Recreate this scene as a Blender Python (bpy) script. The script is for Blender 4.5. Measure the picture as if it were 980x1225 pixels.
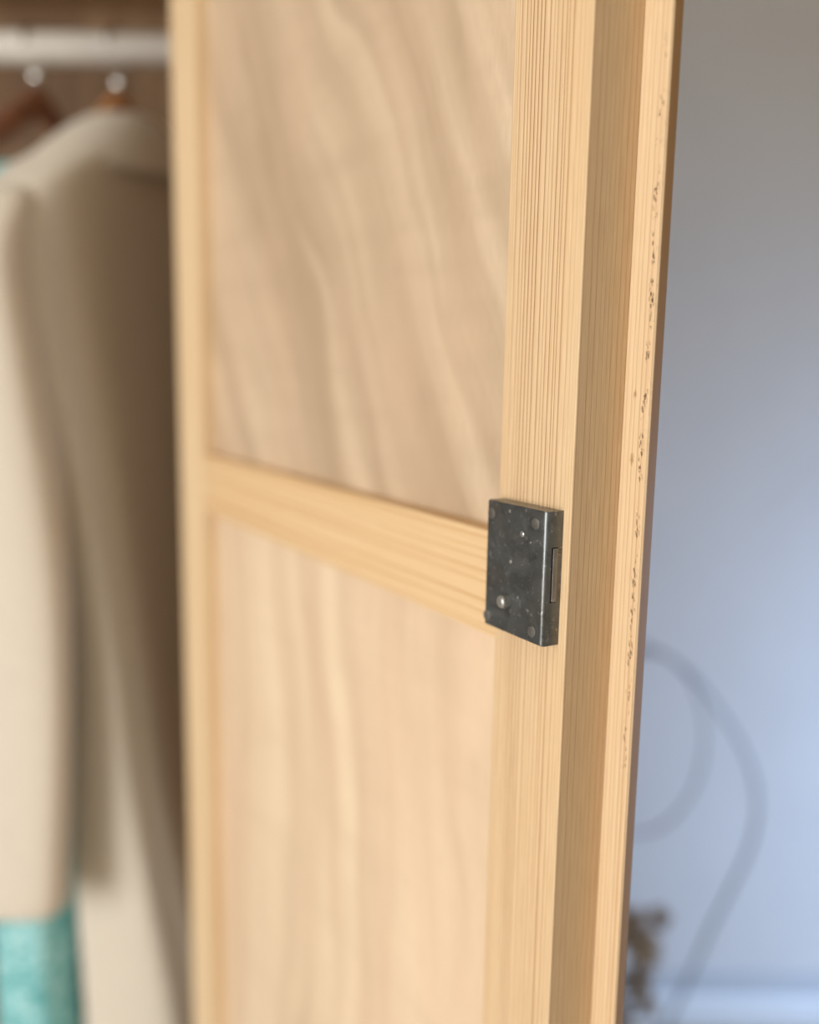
import bpy, bmesh, math, random
from mathutils import Vector, Matrix
random.seed(4)
for o in list(bpy.data.objects): bpy.data.objects.remove(o)
sc = bpy.context.scene
C = sc.collection

# ------------------------------------------------------------------ camera
H = 1.13                                   # camera height above the floor
YAW, PITCH, ROLL, FPX = 0.54229, 0.15491, 0.01694, 1053.14
fw, rt, up = Vector((0, 1, 0)), Vector((1, 0, 0)), Vector((0, 0, 1))
F = fw * math.cos(PITCH) - up * math.sin(PITCH)
U = up * math.cos(PITCH) + fw * math.sin(PITCH)
R_ = rt * math.cos(ROLL) + U * math.sin(ROLL)
V_ = U * math.cos(ROLL) - rt * math.sin(ROLL)
cam = bpy.data.cameras.new('camera')
cam.sensor_fit = 'HORIZONTAL'; cam.sensor_width = 24.0
cam.lens = 24.0 * FPX / 980.0
cam.clip_start = 0.02
cam.dof.use_dof = True
cam.dof.focus_distance = 0.352
cam.dof.aperture_fstop = 1.95
camo = bpy.data.objects.new('camera', cam); C.objects.link(camo)
m = Matrix.Identity(4)
for i in range(3):
    m[i][0], m[i][1], m[i][2] = R_[i], V_[i], -F[i]
m[2][3] = H
camo.matrix_world = m
sc.camera = camo

# ------------------------------------------------------------------ light, exposure
sc.view_settings.view_transform = 'Standard'
sc.view_settings.look = 'None'
sc.view_settings.gamma = 1.0
sc.view_settings.use_curve_mapping = False
sc.view_settings.exposure = 0.25
w = bpy.data.worlds.new('daylight'); sc.world = w; w.use_nodes = True
w.node_tree.nodes['Background'].inputs[0].default_value = (0.60, 0.76, 1.0, 1)
w.node_tree.nodes['Background'].inputs[1].default_value = 0.5

def window_light(name, loc, aim, sx, sz, power, col, spread=180):
    l = bpy.data.lights.new(name, 'AREA'); l.shape = 'RECTANGLE'
    l.size, l.size_y, l.energy, l.color = sx, sz, power, col
    l.spread = math.radians(spread)
    o = bpy.data.objects.new(name, l); C.objects.link(o)
    o.location = loc
    o.rotation_euler = (Vector(aim) - Vector(loc)).to_track_quat('-Z', 'Z').to_euler()
    return o
# daylight entering by the window in the left wall (behind the photographer)
window_light('daylight_left_window', (-1.86, -1.32, 1.10), (0.0, 0.45, 0.75), 1.25, 1.35, 60, (1.0, 0.985, 0.955), 180)
# blue skylight entering by the glazed door in the right wall
window_light('daylight_right_window', (1.56, 0.80, 0.62), (0.55, 1.35, -0.05), 0.95, 1.0, 13.0, (0.43, 0.64, 1.0), 150)

# ------------------------------------------------------------------ helpers
def new_mat(name):
    mt = bpy.data.materials.new(name); mt.use_nodes = True
    nt = mt.node_tree; b = nt.nodes['Principled BSDF']
    return mt, nt, b

class NT:
    """tiny helper to write node maths"""
    def __init__(s, nt): s.nt = nt
    def n(s, t, **k):
        nd = s.nt.nodes.new(t)
        for a, v in k.items(): setattr(nd, a, v)
        return nd
    def put(s, sock, v):
        if isinstance(v, bpy.types.NodeSocket): s.nt.links.new(v, sock)
        else: sock.default_value = v
    def math(s, op, a, b=0.0, c=0.0):
        nd = s.n('ShaderNodeMath', operation=op)
        s.put(nd.inputs[0], a); s.put(nd.inputs[1], b); s.put(nd.inputs[2], c)
        return nd.outputs[0]
    def comb(s, x, y, z):
        nd = s.n('ShaderNodeCombineXYZ')
        for i, v in enumerate((x, y, z)): s.put(nd.inputs[i], v)
        return nd.outputs[0]
    def sep(s):
        tc = s.n('ShaderNodeTexCoord'); sp = s.n('ShaderNodeSeparateXYZ')
        s.nt.links.new(tc.outputs['Object'], sp.inputs[0])
        return sp.outputs[0], sp.outputs[1], sp.outputs[2]
    def noise(s, vec, scale=1.0, detail=2.0, rough=0.5, dist=0.0):
        nd = s.n('ShaderNodeTexNoise')
        s.put(nd.inputs['Vector'], vec); nd.inputs['Scale'].default_value = scale
        nd.inputs['Detail'].default_value = detail; nd.inputs['Roughness'].default_value = rough
        nd.inputs['Distortion'].default_value = dist
        return nd.outputs['Fac']
    def ramp(s, fac, stops, interp='LINEAR'):
        nd = s.n('ShaderNodeValToRGB'); cr = nd.color_ramp; cr.interpolation = interp
        while len(cr.elements) < len(stops): cr.elements.new(0.5)
        for e, (p, c) in zip(cr.elements, stops):
            e.position = p; e.color = c if len(c) == 4 else (*c, 1)
        s.put(nd.inputs[0], fac)
        return nd.outputs[0]
    def mix(s, fac, a, b, mode='MIX'):
        nd = s.n('ShaderNodeMix', data_type='RGBA', blend_type=mode)
        s.put(nd.inputs[0], fac)
        for i, v in ((6, a), (7, b)):
            s.put(nd.inputs[i], v if isinstance(v, bpy.types.NodeSocket) else (*v, 1))
        return nd.outputs[2]
    def bump(s, h, strength, dist, b):
        nd = s.n('ShaderNodeBump'); nd.inputs['Strength'].default_value = strength
        nd.inputs['Distance'].default_value = dist
        s.put(nd.inputs['Height'], h); s.nt.links.new(nd.outputs[0], b.inputs['Normal'])

def g(v): return (v, v, v)

def pine(name, across, along, freq=370.0, light=(0.75, 0.55, 0.325), dark=(0.47, 0.25, 0.105), strength=0.75,
         clear=None, rough=0.5, warp=0.0035, flecks=False, seed=0.0):
    """straight-grained pine; across = weights of the object coordinates along which the growth lines follow one another"""
    mt, nt, b = new_mat(name); k = NT(nt)
    x, y, z = k.sep()
    crd = (x, y, z)
    c = k.math('ADD', k.math('ADD', k.math('MULTIPLY', x, across[0]), k.math('MULTIPLY', y, across[1])), k.math('MULTIPLY', z, across[2]))
    c = k.math('ADD', c, seed)
    l = crd[along]
    wv = k.noise(k.comb(k.math('MULTIPLY', c, 14), k.math('MULTIPLY', l, 3.2), seed), 1.0, 1.5)
    c2 = k.math('ADD', c, k.math('MULTIPLY', k.math('SUBTRACT', wv, 0.5), warp * 2))
    sp = k.noise(k.comb(k.math('MULTIPLY', c2, 150), seed, 0.3), 1.0, 1.0)
    t = k.math('ADD', k.math('MULTIPLY', c2, freq), k.math('MULTIPLY', sp, 2.6))
    f = k.math('FRACT', t)
    prof = k.ramp(f, [(0.0, g(0.0)), (0.45, g(0.10)), (0.72, g(0.30)), (0.86, g(1.0)), (0.94, g(0.85)), (1.0, g(0.0))])
    amp = k.noise(k.comb(k.math('MULTIPLY', c2, 95), k.math('MULTIPLY', l, 2.0), seed + 4), 1.0, 2.0)
    amp = k.ramp(amp, [(0.30, g(0.25)), (0.65, g(1.0))])
    st = k.math('MULTIPLY', k.math('MULTIPLY', prof, amp), strength)
    if clear:                               # a paler sapwood band without strong lines
        cl = k.ramp(k.math('MULTIPLY', x, 10.0), [(clear[0] * 10, g(clear[2])), (clear[1] * 10, g(1.0))])
        st = k.math('MULTIPLY', st, cl)
    fib = k.noise(k.comb(k.math('MULTIPLY', c2, 2600), k.math('MULTIPLY', l, 45), 0.0), 1.0, 2.0, 0.6)
    blot = k.noise(k.comb(k.math('MULTIPLY', c2, 30), k.math('MULTIPLY', l, 6), seed + 9), 1.0, 3.0)
    col = k.mix(st, light, dark)
    col = k.mix(k.ramp(fib, [(0.35, g(0.0)), (0.75, g(0.30))]), col, tuple(d * 1.15 for d in dark))
    col = k.mix(k.ramp(blot, [(0.45, g(0.0)), (0.72, g(0.22))]), col, (0.66, 0.41, 0.20))
    if flecks:                              # worn outer arris: small dark pits where the fibres tore out
        jit = k.math('MULTIPLY', k.noise(k.comb(k.math('MULTIPLY', x, 900), 2.0, k.math('MULTIPLY', z, 900)), 1.0, 3.0), 1.6)
        sub = k.n('ShaderNodeTexVoronoi'); sub.feature = 'F1'
        k.put(sub.inputs['Vector'], k.comb(k.math('MULTIPLY_ADD', x, 900, jit), k.math('MULTIPLY', y, 600), k.math('MULTIPLY_ADD', z, 360, jit)))
        sub.inputs['Scale'].default_value = 1.0
        r1 = k.noise(k.comb(k.math('MULTIPLY', x, 160), 7.0, k.math('MULTIPLY', z, 75)), 1.0, 3.0)
        pit = k.math('MULTIPLY', k.ramp(sub.outputs['Distance'], [(0.28, g(1.0)), (0.52, g(0.0))]), k.ramp(r1, [(0.47, g(0.0)), (0.53, g(1.0))]))
        # the band wanders along the strip
        wob = k.math('MULTIPLY', k.math('SUBTRACT', k.noise(k.comb(0.0, 3.0, k.math('MULTIPLY', z, 16)), 1.0, 1.0), 0.5), 0.004)
        xb = k.math('ADD', x, wob)
        band = k.ramp(k.math('MULTIPLY', xb, -50.0), [(0.46, g(0.0)), (0.52, g(1.0)), (0.585, g(1.0)), (0.64, g(0.1))])
        zb = k.ramp(k.math('MULTIPLY_ADD', z, 2.0, 0.5), [(0.26, g(0.0)), (0.36, g(0.7)), (0.60, g(0.8)), (0.72, g(1.0)), (0.83, g(1.0)), (0.90, g(0.0))])
        pm = k.math('MULTIPLY', pit, k.math('MULTIPLY', band, zb))
        rosy = k.math('MULTIPLY', band, 0.14)
        col = k.mix(rosy, col, (0.62, 0.36, 0.19))
        col = k.mix(k.math('MINIMUM', pm, 1.0), col, (0.07, 0.03, 0.018))
        for su, sz_, sr in ((-0.0058, 0.063, 0.0022), (-0.0060, 0.037, 0.0030)):      # two brown resin specks
            du = k.math('MULTIPLY', k.math('SUBTRACT', x, su), 2.2); dz = k.math('SUBTRACT', z, sz_)
            dd = k.math('SQRT', k.math('ADD', k.math('MULTIPLY', du, du), k.math('MULTIPLY', dz, dz)))
            dd = k.math('ADD', dd, k.math('MULTIPLY', k.math('SUBTRACT', k.noise(k.comb(k.math('MULTIPLY', x, 1500), 0.0, k.math('MULTIPLY', z, 500)), 1.0, 3.0), 0.5), 0.0045))
            col = k.mix(k.ramp(k.math('DIVIDE', dd, sr), [(0.15, g(0.75)), (1.0, g(0.0))]), col, (0.30, 0.15, 0.05))
        # blue light countered in the colour: outer side darker, redder from the arris outwards
        outs = k.ramp(k.math('MULTIPLY_ADD', y, -400.0, -0.0253 * 400), [(0.30, g(0.0)), (0.55, g(0.95)), (1.0, g(0.95))])
        col = k.mix(outs, col, (0.40, 0.20, 0.06))
    nt.links.new(col, b.inputs['Base Color'])
    b.inputs['Roughness'].default_value = rough
    b.inputs['Specular IOR Level'].default_value = 0.30
    k.bump(k.math('SUBTRACT', k.math('MULTIPLY', fib, 0.6), prof), 0.25, 0.00035, b)
    return mt

def plywood(name, light, dark, shear, seed):
    mt, nt, b = new_mat(name); k = NT(nt)
    x, y, z = k.sep()
    zp = k.math('MAXIMUM', k.math('SUBTRACT', z, -0.02), 0.0)
    wv = k.noise(k.comb(k.math('MULTIPLY', x, 5), seed, k.math('MULTIPLY', z, 3.5)), 1.0, 2.0)
    c = k.math('SUBTRACT', x, k.math('MULTIPLY', zp, shear))
    c = k.math('ADD', c, k.math('MULTIPLY', k.math('SUBTRACT', wv, 0.5), 0.11))
    f1 = k.noise(k.comb(k.math('MULTIPLY', c, 28), seed + 2, k.math('MULTIPLY', z, 2.2)), 1.0, 3.0, 0.5, 0.4)
    f2 = k.noise(k.comb(k.math('MULTIPLY', x, 17), seed + 5, k.math('MULTIPLY', z, 7.0)), 1.0, 2.0)
    f3 = k.noise(k.comb(k.math('MULTIPLY', x, 9), seed + 8, k.math('MULTIPLY', z, 55.0)), 1.0, 2.0)
    por = k.noise(k.comb(k.math('MULTIPLY', x, 1700), 0.0, k.math('MULTIPLY', z, 60)), 1.0, 3.0, 0.65)
    col = k.mix(k.ramp(f1, [(0.36, g(0.0)), (0.66, g(1.0))]), dark, light)
    col = k.mix(k.ramp(f2, [(0.40, g(0.0)), (0.70, g(0.45))]), col, tuple(v * s for v, s in zip(light, (0.95, 0.85, 0.84))))
    col = k.mix(k.ramp(f3, [(0.45, g(0.0)), (0.75, g(0.22))]), col, tuple(v * 0.92 for v in dark))
    col = k.mix(k.ramp(por, [(0.48, g(0.0)), (0.75, g(0.38))]), col, tuple(v * 0.70 for v in dark))
    nt.links.new(col, b.inputs['Base Color'])
    b.inputs['Roughness'].default_value = 0.42
    b.inputs['Specular IOR Level'].default_value = 0.35
    k.bump(por, 0.2, 0.0003, b)
    return mt

def plain(name, col, rough=0.6, metal=0.0, var=0.0, scale=30.0, bump=0.0, sheen=0.0):
    mt, nt, b = new_mat(name); k = NT(nt)
    tc = k.n('ShaderNodeTexCoord')
    nz = k.noise(tc.outputs['Object'], scale, 4.0)
    c = k.mix(k.ramp(nz, [(0.3, g(0.0)), (0.7, g(1.0))]), tuple(v * (1 - var) for v in col), tuple(min(1, v * (1 + var)) for v in col))
    nt.links.new(c, b.inputs['Base Color'])
    b.inputs['Roughness'].default_value = rough; b.inputs['Metallic'].default_value = metal
    if sheen: b.inputs['Sheen Weight'].default_value = sheen
    if bump: k.bump(nz, bump, 0.001, b)
    return mt

def lock_steel(name, base=(0.150, 0.160, 0.160)):
    mt, nt, b = new_mat(name); k = NT(nt)
    tc = k.n('ShaderNodeTexCoord'); P = tc.outputs['Object']
    n1 = k.noise(P, 95, 5.0, 0.6, 0.6); n2 = k.noise(P, 420, 4.0, 0.65); n3 = k.noise(P, 48, 3.0)
    c = k.mix(k.ramp(n1, [(0.35, g(0.0)), (0.65, g(1.0))]), tuple(v * 0.82 for v in base), tuple(v * 1.18 for v in base))
    c = k.mix(k.ramp(n3, [(0.52, g(0.0)), (0.72, g(0.5))]), c, (0.125, 0.100, 0.078))
    c = k.mix(k.ramp(n2, [(0.60, g(0.0)), (0.70, g(0.8))]), c, (0.36, 0.37, 0.37))
    nt.links.new(c, b.inputs['Base Color'])
    b.inputs['Metallic'].default_value = 0.72
    ro = k.ramp(n1, [(0.3, g(0.24)), (0.7, g(0.38))]); nt.links.new(ro, b.inputs['Roughness'])
    k.bump(n2, 0.12, 0.0004, b)
    return mt

def mesh_obj(name, bm, mt, parent=None, smooth=False, label=None, kind=None):
    me = bpy.data.meshes.new(name); bm.to_mesh(me); bm.free()
    me.materials.append(mt)
    if smooth:
        for p in me.polygons: p.use_smooth = True
    o = bpy.data.objects.new(name, me); C.objects.link(o)
    if parent is not None: o.parent = parent
    if label: o['label'] = label
    if kind: o['kind'] = kind
    return o

def empty(name, loc=(0, 0, 0), rz=0.0, parent=None):
    o = bpy.data.objects.new(name, None); C.objects.link(o)
    o.location = loc; o.rotation_euler = (0, 0, rz); o.empty_display_size = 0.05
    if parent is not None: o.parent = parent
    return o

def tag(o, label, cat=None, group=None, kind=None):
    o['label'] = label
    if cat: o['category'] = cat
    if group: o['group'] = group
    if kind: o['kind'] = kind
    return o

def box(bm, x0, x1, y0, y1, z0, z1, bev=0.0, seg=2):
    r = bmesh.ops.create_cube(bm, size=1.0)
    vs = r['verts']
    for v in vs:
        v.co = Vector(((x0 + x1) / 2 + v.co.x * (x1 - x0), (y0 + y1) / 2 + v.co.y * (y1 - y0), (z0 + z1) / 2 + v.co.z * (z1 - z0)))
    if bev:
        es = list({e for v in vs for e in v.link_edges})
        bmesh.ops.bevel(bm, geom=es, offset=bev, segments=seg, affect='EDGES', profile=0.6)
    return bm

def boxo(name, dims, mt, parent=None, bev=0.0, **k):
    bm = bmesh.new(); box(bm, *dims, bev=bev)
    return mesh_obj(name, bm, mt, parent, **k)

def prism(name, pts, axis, a, b_, mt, parent=None, smooth=False, **k):
    """extrude a closed 2-D outline between a and b_ along axis (0 x, 1 y, 2 z)"""
    bm = bmesh.new()
    def P(p, t):
        q = list(p); q.insert(axis, t); return q
    A = [bm.verts.new(P(p, a)) for p in pts]; B = [bm.verts.new(P(p, b_)) for p in pts]
    n = len(pts)
    for i in range(n): bm.faces.new((A[i], A[(i + 1) % n], B[(i + 1) % n], B[i]))
    bm.faces.new(A); bm.faces.new(B[::-1])
    bmesh.ops.recalc_face_normals(bm, faces=bm.faces)
    return mesh_obj(name, bm, mt, parent, smooth, **k)

def tube(bm, pts, rad, seg=10, closed=False):
    pts = [Vector(p) for p in pts]; n = len(pts)
    rads = rad if isinstance(rad, (list, tuple)) else [rad] * n
    rings = []; prev = None
    for i, p in enumerate(pts):
        if closed: t = pts[(i + 1) % n] - pts[i - 1]
        else: t = pts[min(i + 1, n - 1)] - pts[max(i - 1, 0)]
        t.normalize()
        if prev is None:
            a = Vector((0, 0, 1)) if abs(t.z) < 0.9 else Vector((1, 0, 0))
            nrm = t.cross(a).normalized()
        else:
            nrm = (prev - t * prev.dot(t)).normalized()
        prev = nrm; bn = t.cross(nrm)
        rings.append([bm.verts.new(p + (nrm * math.cos(2 * math.pi * j / seg) + bn * math.sin(2 * math.pi * j / seg)) * rads[i]) for j in range(seg)])
    m_ = n if closed else n - 1
    for i in range(m_):
        A, B = rings[i], rings[(i + 1) % n]
        for j in range(seg): bm.faces.new((A[j], A[(j + 1) % seg], B[(j + 1) % seg], B[j]))
    if not closed:
        bm.faces.new(rings[0][::-1]); bm.faces.new(rings[-1])
    return bm

def loft(bm, rings, cap0=True, cap1=True):
    vr = [[bm.verts.new(p) for p in r] for r in rings]
    n = len(vr[0])
    for A, B in zip(vr[:-1], vr[1:]):
        for j in range(n): bm.faces.new((A[j], A[(j + 1) % n], B[(j + 1) % n], B[j]))
    if cap0: bm.faces.new(vr[0][::-1])
    if cap1: bm.faces.new(vr[-1])
    bmesh.ops.recalc_face_normals(bm, faces=bm.faces)
    return bm

def smoothcurve(pts, n):
    """Catmull-Rom through pts (any dimension)"""
    out = []; P = [pts[0]] + list(pts) + [pts[-1]]
    m_ = len(pts) - 1
    for s in range(n):
        t = s / (n - 1) * m_; i = min(int(t), m_ - 1); f = t - i
        a, b_, c, d = P[i], P[i + 1], P[i + 2], P[i + 3]
        out.append(tuple(0.5 * (2 * b_[q] + (c[q] - a[q]) * f + (2 * a[q] - 5 * b_[q] + 4 * c[q] - d[q]) * f * f + (3 * b_[q] - a[q] - 3 * c[q] + d[q]) * f ** 3) for q in range(len(b_))))
    return out

def lathe(bm, prof, seg=20, axis='z', org=(0, 0, 0)):
    rings = []
    for r, h in prof:
        ring = []
        for j in range(seg):
            a = 2 * math.pi * j / seg; p = (r * math.cos(a), r * math.sin(a), h)
            if axis == 'y': p = (p[0], h, p[1])
            if axis == 'x': p = (h, p[0], p[1])
            ring.append(tuple(p[i] + org[i] for i in range(3)))
        rings.append(ring)
    return loft(bm, rings)

# ------------------------------------------------------------------ materials
M = {}
M['stile'] = pine('pine_stile', (1.0, 0.85, 0.0), 2, 420, light=(0.74, 0.55, 0.335), dark=(0.27, 0.105, 0.035), strength=1.0, clear=(0.003, 0.010, 0.30), seed=0.31, warp=0.0015)
M['far_stile'] = pine('pine_far_stile', (1.0, 0.85, 0.0), 2, 300, light=(0.79, 0.61, 0.385), strength=0.30, seed=0.77)
M['rail'] = pine('pine_rail', (0.0, 0.6, 1.0), 0, 175, dark=(0.48, 0.25, 0.09), strength=1.0, warp=0.003, seed=0.12)
M['strip'] = pine('pine_strip', (1.0, 1.0, 0.0), 2, 420, light=(0.72, 0.545, 0.345), dark=(0.36, 0.18, 0.07), strength=0.9, warp=0.0015, flecks=True, seed=0.55)
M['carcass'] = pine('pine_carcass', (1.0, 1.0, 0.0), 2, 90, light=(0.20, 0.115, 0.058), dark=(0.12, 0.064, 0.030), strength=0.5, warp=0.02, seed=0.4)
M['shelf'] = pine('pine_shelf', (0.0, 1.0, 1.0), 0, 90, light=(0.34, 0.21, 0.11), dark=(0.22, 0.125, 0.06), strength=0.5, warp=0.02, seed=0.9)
M['ply_up'] = plywood('plywood_upper', (0.67, 0.52, 0.365), (0.455, 0.33, 0.218), 0.62, 1.7)
M['ply_lo_lit'] = plywood('plywood_lower_lit', (0.81, 0.645, 0.455), (0.655, 0.485, 0.33), 0.0, 6.4)  # lower panel lightened: the stronger light low down is put into its colour
M['lock'] = lock_steel('lock_steel')
M['rivet'] = lock_steel('rivet_steel', (0.24, 0.24, 0.23))
M['pin'] = lock_steel('pin_steel', (0.38, 0.38, 0.36))
M['bolt'] = lock_steel('bolt_steel', (0.26, 0.25, 0.23))
M['hinge'] = plain('hinge_brass', (0.30, 0.24, 0.15), 0.45, 0.8, 0.2)
M['white_rail'] = plain('white_rail_paint', (0.92, 0.90, 0.86), 0.35, 0, 0.03)
M['chrome'] = plain('hook_chrome', (0.80, 0.80, 0.78), 0.10, 1.0, 0.05)
M['hanger'] = plain('hanger_wood', (0.62, 0.28, 0.10), 0.35, 0, 0.25, 40)
M['hanger_dark'] = plain('hanger_dark_wood', (0.30, 0.13, 0.075), 0.30, 0, 0.25, 40)
M['coat'] = plain('camel_wool', (0.68, 0.62, 0.525), 0.95, 0, 0.06, 260, 0.25, 0.25)
M['wall'] = plain('wall_paint', (0.73, 0.715, 0.71), 0.75, 0, 0.02, 8, 0.02)
M['side_wall'] = plain('side_wall_paint', (0.52, 0.47, 0.40), 0.8, 0, 0.02, 8)
M['ceil'] = plain('ceiling_paint', (0.86, 0.78, 0.62), 0.9, 0, 0.02, 8)
M['skirting'] = plain('skirting_gloss', (0.84, 0.86, 0.88), 0.35, 0, 0.02, 8)
M['shade_strip'] = plain('shade_strip_grey', (0.57, 0.59, 0.62), 0.5, 0, 0.02, 8)  # darker grey that paints in the shaded band over the skirting
M['floor'] = pine('floor_boards', (1.0, 0.0, 0.0), 1, 60, light=(0.44, 0.40, 0.34), dark=(0.28, 0.24, 0.20), strength=0.5, warp=0.03, seed=0.2)
M['wire'] = plain('grey_metal', (0.32, 0.33, 0.36), 0.5, 0.3, 0.1)
M['dried'] = plain('dried_brown', (0.36, 0.26, 0.165), 0.9, 0, 0.45, 90)
M['stem'] = plain('dried_stem', (0.27, 0.20, 0.12), 0.8, 0, 0.2)
M['vase'] = plain('vase_stoneware', (0.45, 0.42, 0.38), 0.6, 0, 0.1)

def teal_mat():
    mt, nt, b = new_mat('teal_sequin_knit'); k = NT(nt)
    tc = k.n('ShaderNodeTexCoord')
    vo = k.n('ShaderNodeTexVoronoi'); nt.links.new(tc.outputs['Object'], vo.inputs['Vector']); vo.inputs['Scale'].default_value = 150
    nz = k.noise(tc.outputs['Object'], 45, 3.0)
    c = k.mix(k.ramp(nz, [(0.35, g(0)), (0.65, g(1))]), (0.10, 0.42, 0.45), (0.26, 0.66, 0.70))
    sepc = k.n('ShaderNodeSeparateColor'); nt.links.new(vo.outputs['Color'], sepc.inputs[0])
    c = k.mix(k.ramp(sepc.outputs[0], [(0.5, g(0)), (0.8, g(0.8))]), c, (0.55, 0.90, 0.92))
    nt.links.new(c, b.inputs['Base Color']); b.inputs['Roughness'].default_value = 0.55
    k.bump(vo.outputs['Distance'], 0.7, 0.004, b)
    return mt
M['teal'] = teal_mat()

# ------------------------------------------------------------------ the room
def struct(o, label):
    o['kind'] = 'structure'; o['label'] = label; return o
WY, LX, RX, BY, CZ = 1.42, -1.95, 1.65, -2.2, 2.45     # wall planes
boards_root = struct(boxo('floor', (LX - .1, RX + .1, BY - .1, WY + .1, -0.06, 0.0), M['floor']), 'grey wooden floor of the room')
struct(boxo('ceiling', (LX - .1, RX + .1, BY - .1, WY + .1, CZ, CZ + 0.05), M['ceil']), 'plain pale ceiling of the room')
struct(boxo('wall_back', (LX - .1, RX + .1, WY, WY + 0.1, 0, CZ), M['wall']), 'pale blue-grey painted wall behind the open door')
struct(boxo('wall_front', (LX - .1, RX + .1, BY - 0.1, BY, 0, CZ), M['side_wall']), 'plain painted wall behind the photographer')
def wall_with_hole(name, x0, x1, hy0, hy1, hz0, hz1, label):
    bm = bmesh.new()
    for d in ((BY, hy0, 0, CZ), (hy1, WY, 0, CZ), (hy0, hy1, 0, hz0), (hy0, hy1, hz1, CZ)):
        if d[1] > d[0] and d[3] > d[2]: box(bm, x0, x1, *d)
    return struct(mesh_obj(name, bm, M['side_wall']), label)
wall_with_hole('wall_left', LX - 0.1, LX, -1.97, -0.67, 0.35, 1.80, 'painted side wall with the main window')
wall_with_hole('wall_right', RX, RX + 0.1, 0.28, 1.32, 0.06, 1.20, 'painted side wall with the low window')
def window(name, x, hy0, hy1, hz0, hz1, label):
    e = empty(name, (0, 0, 0)); struct(e, label)
    t = 0.035
    for d in ((hy0, hy0 + t, hz0, hz1), (hy1 - t, hy1, hz0, hz1), (hy0 + t, hy1 - t, hz0, hz0 + t), (hy0 + t, hy1 - t, hz1 - t, hz1)):
        boxo('window_frame', (x - 0.025, x + 0.025, *d), M['skirting'], e)
    ym = (hy0 + hy1) / 2
    boxo('window_mullion', (x - 0.02, x + 0.02, ym - 0.015, ym + 0.015, hz0 + t, hz1 - t), M['skirting'], e)
window('window_1', LX - 0.06, -1.97, -0.67, 0.35, 1.80, 'white framed window in the side wall')
window('window_2', RX + 0.06, 0.28, 1.32, 0.06, 1.20, 'white framed low window by the painted wall')
# stepped skirting board along the back wall
prof = [(WY, 0.0), (WY - 0.022, 0.0), (WY - 0.022, 0.046), (WY - 0.0200, 0.0505), (WY - 0.015, 0.052), (WY, 0.052)]
struct(prism('baseboard_back', prof, 0, LX, RX, M['skirting']), 'white skirting board below the blue-grey wall')
struct(boxo('shade_strip_1', (LX, RX, WY - 0.007, WY, 0.052, 0.094), M['shade_strip'], None, 0.002), 'grey-blue painted-in shade band above the white skirting board')  # added strip, its dark colour stands in for shade above the skirting

# ------------------------------------------------------------------ the wardrobe
S = 1.15
Cd = Vector((-0.22822, 0.20275, 0.06022)) * S           # camera in door coordinates
ud = Vector((-math.sin(YAW), math.cos(YAW), 0)); nd_ = Vector((-math.cos(YAW), -math.sin(YAW), 0))
org = -(ud * Cd.x + nd_ * Cd.y); DZ = H - Cd.z           # door origin: inner free corner, level of the mid rail's top edge
wardrobe = tag(empty('wardrobe', (0, 0, 0)), 'open pine wardrobe whose panelled door with a steel lock fills the picture', 'wardrobe')
XR, XL, YF, YB = -0.190, -1.29, 0.83, 1.385
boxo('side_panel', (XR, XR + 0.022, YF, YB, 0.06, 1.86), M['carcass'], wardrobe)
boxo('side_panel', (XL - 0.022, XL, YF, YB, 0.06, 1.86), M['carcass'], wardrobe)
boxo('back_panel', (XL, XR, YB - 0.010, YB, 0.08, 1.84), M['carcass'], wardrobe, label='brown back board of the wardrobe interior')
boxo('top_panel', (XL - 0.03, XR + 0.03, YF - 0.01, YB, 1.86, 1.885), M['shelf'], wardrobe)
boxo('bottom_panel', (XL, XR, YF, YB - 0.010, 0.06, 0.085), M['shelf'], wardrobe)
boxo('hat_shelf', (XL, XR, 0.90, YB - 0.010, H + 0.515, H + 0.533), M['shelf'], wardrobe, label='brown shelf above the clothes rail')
for x in (XL - 0.01, XR - 0.045):
    for y in (YF + 0.01, YB - 0.06): boxo('foot', (x, x + 0.05, y, y + 0.05, 0.0, 0.06), M['carcass'], wardrobe, 0.004)
RY, RZ, RR = 1.04, H + 0.3495, 0.0178                     # clothes rail
bm = bmesh.new(); tube(bm, [(XL, RY, RZ), (XR, RY, RZ)], RR, 28)
mesh_obj('clothes_rail', bm, M['white_rail'], wardrobe, True, label='white painted round clothes rail')
for x, s in ((XL, 1), (XR, -1)):
    bm = bmesh.new(); lathe(bm, [(0.0245, 0.0), (0.0245, 0.010 * s), (0.020, 0.014 * s), (0.0182, 0.014 * s), (0.0182, 0.0)], 24, 'x', (x, RY, RZ))
    mesh_obj('rail_socket', bm, M['white_rail'], wardrobe, True)

# the door: local x runs from the free edge to the hinge, y out of the inner face, z up
door = empty('door', (org.x, org.y, DZ), math.pi / 2 + YAW, wardrobe)
door['label'] = 'open pine door with plywood panels'
T, SS, WD, SW, REC = 0.0253, 0.0477, 0.531, 0.0644, 0.011
ZT, ZB = 0.735, -0.93
RZ0 = -0.0485
boxo('stile', (0, SS, -T, 0, ZB, ZT), M['stile'], door, 0.0006, label='straight-grained pine stile carrying the lock')
boxo('stile', (WD - SW, WD, -T, 0, ZB, ZT), M['far_stile'], door, 0.0010, label='pine hinge-side stile')
for z0, z1 in ((RZ0, 0.0), (ZT - 0.06, ZT), (ZB, ZB + 0.09)):
    boxo('rail', (SS, WD - SW, -T + 0.001, -0.0002, z0, z1), M['rail'], door, 0.0010)
boxo('panel', (SS - 0.006, WD - SW + 0.006, -REC - 0.005, -REC, -0.006, ZT - 0.055), M['ply_up'], door, label='upper plywood panel with wavy figure')
boxo('panel', (SS - 0.006, WD - SW + 0.006, -REC - 0.005, -REC, ZB + 0.085, RZ0 + 0.006), M['ply_lo_lit'], door, label='lower plywood panel')
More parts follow.
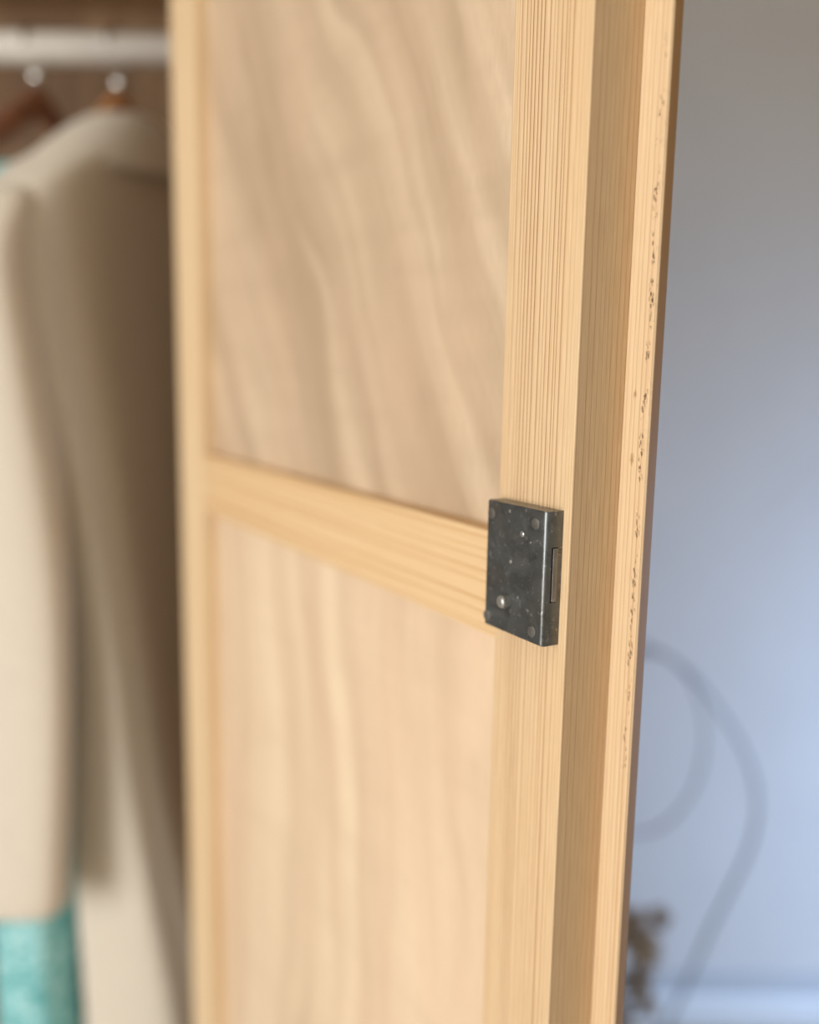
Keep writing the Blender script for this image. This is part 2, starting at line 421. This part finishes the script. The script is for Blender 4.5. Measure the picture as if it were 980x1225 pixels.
# cover strip on the outer face, standing past the free edge; outer arris worn round
P_, Q_ = 0.01366, 0.0095
prism('cover_strip', [(0.012, -T), (-P_, -T), (-P_ - 0.0005, -T - 0.0007), (-P_ + 0.0001, -T - 0.0035), (-P_ + 0.0012, -T - 0.0070), (-P_ + 0.0040, -T - 0.0093), (-P_ + 0.0080, -T - 0.0105), (0.012, -T - 0.0105)],
      2, ZB, ZT, M['strip'], door, label='pine cover strip with dark worn pits along its edge')
# butt hinges at the far end
for z in (0.52, -0.10, -0.72):
    h = empty('hinge', (0, 0, 0), 0, door)
    bm = bmesh.new(); tube(bm, [(WD + 0.003, -T - 0.002, z - 0.03), (WD + 0.003, -T - 0.002, z + 0.03)], 0.0032, 12)
    box(bm, WD, WD + 0.0012, -T, -0.004, z - 0.03, z + 0.03)
    h2 = mesh_obj('hinge', bm, M['hinge'], door, True); bpy.data.objects.remove(h)

# the rim lock: a part of its own with its small fittings
LA, LB, LH, LZ1, LZ0 = 0.00446, 0.0441, 0.00865, 0.0163, -0.0392
lock = empty('lock', (org.x, org.y, DZ), math.pi / 2 + YAW, wardrobe)
lock['label'] = 'dark steel rim lock screwed to the door'
# case: folded plate, the fold along the bolt side rounded, a slot cut for the bolt
bm = bmesh.new()
out = [(LB, 0.0), (LB, LH - 0.0004), (LB - 0.0004, LH)]
for i in range(11):
    a = math.pi / 2 * i / 10; out.append((LA + 0.0021 - 0.0021 * math.sin(a), LH - 0.0021 + 0.0021 * math.cos(a)))
sy0, sy1, sz0, sz1 = 0.0022, 0.0054, -0.0212, 0.0016
out2 = out + [(LA, sy1), (LA, sy0), (LA, 0.0)]
zs = [LZ0, sz0, sz1, LZ1]
rows = [[bm.verts.new((x, y, z)) for x, y in out2] for z in zs]
n = len(out2)
for r in range(3):
    for i in range(n):
        j = (i + 1) % n
        if r == 1 and i == n - 3: continue               # the slot
        bm.faces.new((rows[r][i], rows[r][j], rows[r + 1][j], rows[r + 1][i]))
bm.faces.new(rows[0][::-1]); bm.faces.new(rows[3])
q = [rows[1][n - 3], rows[1][n - 2], rows[2][n - 2], rows[2][n - 3]]
qi = [bm.verts.new((v.co.x + 0.0030, v.co.y, v.co.z)) for v in q]
for i in range(4): bm.faces.new((q[i], q[(i + 1) % 4], qi[(i + 1) % 4], qi[i]))
bm.faces.new(qi)
bmesh.ops.recalc_face_normals(bm, faces=bm.faces)
# soften the front plate's top and bottom edges
ed = [e for e in bm.edges if all(abs(v.co.z - z) < 1e-6 for v in e.verts for z in [LZ1]) or all(abs(v.co.z - LZ0) < 1e-6 for v in e.verts)]
ed = [e for e in ed if all(v.co.y > LH - 0.0005 for v in e.verts)]
bmesh.ops.bevel(bm, geom=ed, offset=0.00035, segments=2, affect='EDGES')
case = mesh_obj('lock_case', bm, M['lock'], lock)
for p in case.data.polygons: p.use_smooth = False
boxo('bolt', (LA - 0.0004, LA + 0.0028, sy0 + 0.0002, sy1 - 0.0007, sz0 + 0.0003, sz1 - 0.0003), M['bolt'], lock, 0.0003, label='worn lock bolt in its slot')
def rivet(name, u, z, prof, mt, seg=20):
    bm = bmesh.new(); lathe(bm, [(r, LH + h) for r, h in prof], seg, 'y', (u, 0, z))
    return mesh_obj(name, bm, mt, lock, False)
for u, z in ((0.0407, 0.0107), (0.0108, 0.0106), (0.0418, -0.0349), (0.0107, -0.0342)):
    rivet('rivet', u, z, [(0.00245, -0.0004), (0.00245, 0.0005), (0.0021, 0.0009), (0.0010, 0.00105), (0.0004, 0.00108)], M['rivet'])
rivet('pin', 0.0284, -0.0254, [(0.0028, -0.0004), (0.0028, 0.0030), (0.0025, 0.0036), (0.0016, 0.0040), (0.0003, 0.0041)], M['pin'])
for u, z, r in ((0.0268, -0.0080, 0.00085), (0.0197, 0.0050, 0.0013), (0.0284, 0.0133, 0.00075), (0.0209, -0.0222, 0.00060), (0.0140, -0.0263, 0.00045), (0.0139, 0.0024, 0.0005)):
    rivet('rivet_tip', u, z, [(r, -0.0003), (r, 0.00015), (r * 0.7, 0.0004), (r * 0.2, 0.00048)], M['pin'], 12)

# ------------------------------------------------------------------ hangers and clothes
def hanger(name, x, zc, half, drop, mt, label, thick=0.012, tall=0.020, yaw=0.0):
    e = tag(empty(name, (x, RY, zc), yaw), label, 'hanger', 'wooden hangers on the white rail')
    spine = smoothcurve([(-half, -drop), (-half * 0.75, -drop * 0.70), (-half * 0.4, -drop * 0.36), (-0.022, -0.003), (0, 0.008), (0.022, -0.003), (half * 0.4, -drop * 0.36), (half * 0.75, -drop * 0.70), (half, -drop)], 41)
    rings = []
    for i, (yy, zz) in enumerate(spine):
        s = abs(yy) / half; tk = thick * (0.65 + 1.1 * s ** 2); tl = tall * (0.95 - 0.25 * s) * (0.45 if i in (0, 40) else 1)
        rings.append([(tk * math.cos(a) + 0.010 * s * s, yy, zz + tl * math.sin(a) - tall * 0.3) for a in [2 * math.pi * j / 14 for j in range(14)]])
    bm = bmesh.new(); loft(bm, rings); mesh_obj('hanger_arms', bm, mt, e, True)
    top = RZ + RR - zc                                   # top of the rail in hanger coordinates
    rr = RR + 0.0029
    zc0 = RZ - zc
    pts = [(0, 0, 0.008), (0, 0, zc0 - rr - 0.012), (0, 0.006, zc0 - rr - 0.005)]
    for i in range(17):
        a = math.radians(-62 + i * 15.5)
        pts.append((0, rr * math.cos(a), zc0 + rr * math.sin(a)))
    bm = bmesh.new(); tube(bm, pts, 0.0028, 10); mesh_obj('hook', bm, M['chrome'], e, True)
    bm = bmesh.new(); lathe(bm, [(0.0040, 0.010)] + [(max(0.0022, 0.0088 * math.sin(a)), 0.030 - 0.0088 * math.cos(a)) for a in [math.pi * (0.12 + 0.76 * i / 11) for i in range(12)]], 22)
    mesh_obj('ferrule', bm, M['chrome'], e, True)
    return e
XC = -0.325
hanger('clothes_hanger', XC - 0.006, H + 0.284, 0.165, 0.125, M['hanger'], 'orange-brown wooden hanger carrying the camel coat', yaw=-0.31)
hanger('clothes_hanger', -0.422, H + 0.290, 0.180, 0.110, M['hanger_dark'], 'dark reddish-brown wooden hanger carrying the turquoise garment', yaw=-0.25)

def section(xc, yc, a, b_, z, n=72, pw=2.6, fold=0.0, ph=0.0, zt=0.0, kf=9):
    r = []
    for j in range(n):
        t = 2 * math.pi * j / n
        cx, sy = math.cos(t), math.sin(t)
        x = a * math.copysign(abs(cx) ** (2 / pw), cx); y = b_ * math.copysign(abs(sy) ** (2 / pw), sy)
        k = 1 + fold * math.sin(kf * t + ph) + 0.5 * fold * math.sin((kf - 4) * t + 2.1 * ph + 1)
        r.append((xc + x * k, yc + y * (1 + 0.25 * (k - 1)), z - zt * (abs(y) / max(b_, 1e-4)) ** 1.6))
    return r
def garment(root, mt, keys, n=46, pw=2.6, kf=9, cap=True):
    """keys: (z above camera level, xc, yc, a, b, shoulder drop, fold)"""
    rings = []
    for i, (z, xc, yc, a, b_, zt, fo) in enumerate(smoothcurve(keys, n)):
        rings.append(section(xc, yc, a, b_, H + z, 72, pw, max(0, fo), 0.6 + i * 0.02, max(0, zt), kf))
    bm = bmesh.new(); loft(bm, rings, True, True)
    return mesh_obj('body', bm, mt, root, True)
def sleeve(root, mt, path, n=34, name='sleeve'):
    """path: (x, y, z, a, b)"""
    rings = []
    for i, (x, y, z, a, b_) in enumerate(smoothcurve(path, n)):
        ring = []
        for j in range(32):
            t = 2 * math.pi * j / 32; c, q = math.cos(t), math.sin(t)
            ring.append((x + a * math.copysign(abs(c) ** 0.55, c) * (1 + 0.02 * math.sin(3 * t + i * 0.35)), y + b_ * math.copysign(abs(q) ** 0.62, q) * (1 + 0.03 * math.sin(2 * t + i * 0.3)), H + z))
        rings.append(ring)
    # turned-in hem
    last = rings[-1]; c = Vector((sum(p[0] for p in last) / 32, sum(p[1] for p in last) / 32, last[0][2]))
    rings.append([tuple(c + (Vector(p) - c) * 0.93 + Vector((0, 0, -0.003))) for p in last])
    rings.append([tuple(c + (Vector(p) - c) * 0.88 + Vector((0, 0, 0.02))) for p in last])
    bm = bmesh.new(); loft(bm, rings, True, True)
    return mesh_obj(name, bm, mt, root, True)

coat = tag(empty('coat', (XC, RY, 0)), 'long camel-coloured wool coat hanging edge-on inside the wardrobe', 'coat')
def reparent(o, e):
    o.parent = e; o.matrix_parent_inverse = Matrix.Translation(e.location).inverted(); return o
def turned(o, cx, cy, z_ang):
    """turn a hanging garment about its hanger, by an angle that depends on the height"""
    for v in o.data.vertices:
        t = z_ang(v.co.z - H); dx, dy = v.co.x - cx, v.co.y - cy
        v.co.x = cx + dx * math.cos(t) - dy * math.sin(t); v.co.y = cy + dx * math.sin(t) + dy * math.cos(t)
    return o
def lerp_ang(z): return -0.30 + 0.30 * min(1, max(0, (0.1 - z) / 0.8))
body = turned(garment(None, M['coat'], [
    (0.250, -0.325, 1.04, 0.022, 0.034, 0.004, 0.0),
    (0.240, -0.325, 1.04, 0.042, 0.100, 0.014, 0.0),
    (0.226, -0.325, 1.04, 0.050, 0.165, 0.036, 0.0),
    (0.190, -0.325, 1.04, 0.052, 0.205, 0.046, 0.0),
    (0.06, -0.320, 1.045, 0.050, 0.205, 0.01, 0.02),
    (-0.10, -0.300, 1.048, 0.042, 0.194, 0.0, 0.02),
    (-0.28, -0.292, 1.05, 0.044, 0.190, 0.0, 0.03),
    (-0.45, -0.298, 1.055, 0.060, 0.195, 0.0, 0.03),
    (-0.70, -0.288, 1.06, 0.083, 0.204, 0.0, 0.04),
    (-0.92, -0.286, 1.06, 0.086, 0.208, 0.0, 0.05)], pw=3.6), XC, RY, lerp_ang)
reparent(body, coat)
for sgn in (1, -1):
    X = lambda x: x if sgn > 0 else XC + 0.02 - 0.35 * (x - XC)
    Y = lambda y: RY + sgn * (y - RY)
    s = sleeve(None, M['coat'], [
        (X(-0.374), Y(0.880), 0.172, 0.012, 0.014), (X(-0.386), Y(0.862), 0.156, 0.034, 0.034), (X(-0.404), Y(0.845), 0.100, 0.050, 0.048), (X(-0.404), Y(0.832), 0.0, 0.061, 0.040),
        (X(-0.393), Y(0.824), -0.16, 0.064, 0.034), (X(-0.392), Y(0.818), -0.34, 0.064, 0.030), (X(-0.398), Y(0.812), -0.532, 0.060, 0.026)])
    reparent(s, coat)
# collar: a turned-down band round the neck, its fall standing off the shoulder
def collar():
    rings = []
    for z, a, b_, dr in ((0.245, 0.024, 0.036, 0.0), (0.268, 0.024, 0.030, 0.0), (0.277, 0.028, 0.037, 0.002), (0.273, 0.034, 0.052, 0.004), (0.258, 0.044, 0.082, 0.007), (0.236, 0.055, 0.116, 0.010), (0.214, 0.063, 0.148, 0.012), (0.207, 0.065, 0.154, 0.012), (0.209, 0.058, 0.144, 0.012), (0.235, 0.044, 0.100, 0.012)):
        rings.append(section(XC, RY, a, b_, H + z, 56, 2.3, 0.0, 0, dr))
    bm = bmesh.new(); loft(bm, rings, False, False)
    return mesh_obj('collar', bm, M['coat'], None, True)
reparent(turned(collar(), XC, RY, lerp_ang), coat)

XT = -0.432
teal = tag(empty('garment', (XT, RY, 0)), 'turquoise textured garment hanging beside the camel coat sleeve', 'garment')
tb = turned(garment(None, M['teal'], [
    (0.222, XT, 1.04, 0.024, 0.050, 0.004, 0.0), (0.208, XT, 1.04, 0.028, 0.09, 0.030, 0.0), (0.175, XT, 1.04, 0.030, 0.125, 0.050, 0.0),
    (0.11, XT, 1.04, 0.028, 0.140, 0.05, 0.01), (-0.10, XT, 1.045, 0.028, 0.142, 0.0, 0.02), (-0.50, XT + 0.006, 1.05, 0.041, 0.150, 0.0, 0.02), (-0.86, XT + 0.006, 1.05, 0.042, 0.156, 0.0, 0.02)], pw=5.0),
    XT, RY, lambda z: -0.28 + 0.26 * min(1, max(0, (0.1 - z) / 0.7)))
reparent(tb, teal)
tb.name = 'garment_body'

# ------------------------------------------------------------------ by the wall: wire loop stand and dried flowers
wy = 1.25
stand = tag(empty('wire_stand', (0.352, wy, 0)), 'slim grey curved wire loop standing before the blue-grey wall', 'stand')
half = [(0.0, 0.862), (0.061, 0.826), (0.115, 0.764), (0.157, 0.699), (0.181, 0.632), (0.180, 0.564), (0.160, 0.495), (0.127, 0.410), (0.088, 0.295), (0.045, 0.190), (0.012, 0.120)]
DH = H - 1.25
hp = smoothcurve([(a, b_ + DH) for a, b_ in half], 60)
bm = bmesh.new(); tube(bm, [(a, 0, b_) for a, b_ in hp[::-1]] + [(-a, 0, b_) for a, b_ in hp[1:]], 0.0036, 10)
mesh_obj('outer_hoop', bm, M['wire'], stand, True)
bm = bmesh.new(); tube(bm, [(0.096 * math.sin(2 * math.pi * i / 64), 0, 0.7085 + DH + 0.144 * math.cos(2 * math.pi * i / 64)) for i in range(64)], 0.0026, 10, True)
mesh_obj('inner_ring', bm, M['wire'], stand, True)
bm = bmesh.new(); lathe(bm, [(0.075, 0.0), (0.075, 0.006), (0.070, 0.010), (0.012, 0.013), (0.009, 0.02), (0.0, 0.02)], 32)
tube(bm, [(0, 0, 0.012), (0, 0, 0.125 + DH + 0.004)], 0.004, 10)
tube(bm, [(-0.014, 0, 0.122 + DH), (0.014, 0, 0.122 + DH)], 0.005, 10)
mesh_obj('stand_foot', bm, M['wire'], stand, True)

vx, vy = 0.285, 1.13
vase = bmesh.new()
lathe(vase, [(0.0, 0.0), (0.045, 0.0), (0.062, 0.03), (0.066, 0.07), (0.050, 0.12), (0.030, 0.145), (0.033, 0.16), (0.028, 0.16), (0.025, 0.145), (0.04, 0.11), (0.0, 0.02)], 32, 'z', (0, 0, 0))
vo = tag(mesh_obj('vase', vase, M['vase'], None, True), 'small stoneware vase on the floor holding dried flowers', 'vase'); vo.location = (vx, vy, 0)
flowers = tag(empty('dried_flowers', (vx, vy, 0.03)), 'bunch of brown dried flower heads peeping out behind the door edge', 'dried flowers')
def puff(bm, c, r, rng, npet=70):
    for _ in range(npet):
        d = Vector((rng.gauss(0, 1), rng.gauss(0, 1), rng.gauss(0, 1))).normalized()
        s = d.cross(Vector((rng.gauss(0, 1), rng.gauss(0, 1), rng.gauss(0, 1)))).normalized() * r * 0.10
        l = r * rng.uniform(0.6, 1.1)
        a = bm.verts.new(c + d * r * 0.1 - s); b2 = bm.verts.new(c + d * r * 0.1 + s)
        c2 = bm.verts.new(c + d * l + s * 1.3); d2 = bm.verts.new(c + d * l - s * 1.3); e2 = bm.verts.new(c + d * l * 0.8 + s.cross(d) * 1.2)
        bm.faces.new((a, b2, c2, d2)); bm.faces.new((c2, d2, e2))
rng = random.Random(11)
heads = [(0.345, 1.13, 0.385, 0.016), (0.312, 1.12, 0.36, 0.030), (0.338, 1.14, 0.325, 0.020), (0.318, 1.13, 0.285, 0.026), (0.335, 1.12, 0.255, 0.015), (0.295, 1.10, 0.400, 0.022), (0.262, 1.15, 0.42, 0.028), (0.230, 1.12, 0.35, 0.026),
         (0.30, 1.13, 0.225, 0.022), (0.322, 1.10, 0.195, 0.026), (0.345, 1.11, 0.165, 0.026), (0.262, 1.09, 0.28, 0.024), (0.27, 1.17, 0.33, 0.03)]
for (hx, hy, hz, hr) in heads:
    bm = bmesh.new(); e = Vector((hx + 0.013 - vx, hy - vy, hz - 0.03))
    b0 = Vector((rng.uniform(-.012, .012), rng.uniform(-.012, .012), 0.0)); nk = Vector((b0.x * 1.2, b0.y * 1.2, 0.125))
    tube(bm, smoothcurve([tuple(b0), tuple(nk), tuple(nk.lerp(e, 0.55) + Vector((0, 0, 0.015))), tuple(e)], 14), 0.0013, 6)
    st = mesh_obj('flower_stem', bm, M['stem'], flowers, True)
    bm = bmesh.new(); puff(bm, e, hr * 1.2, rng, 55)
    mesh_obj('flower_head', bm, M['dried'], st)
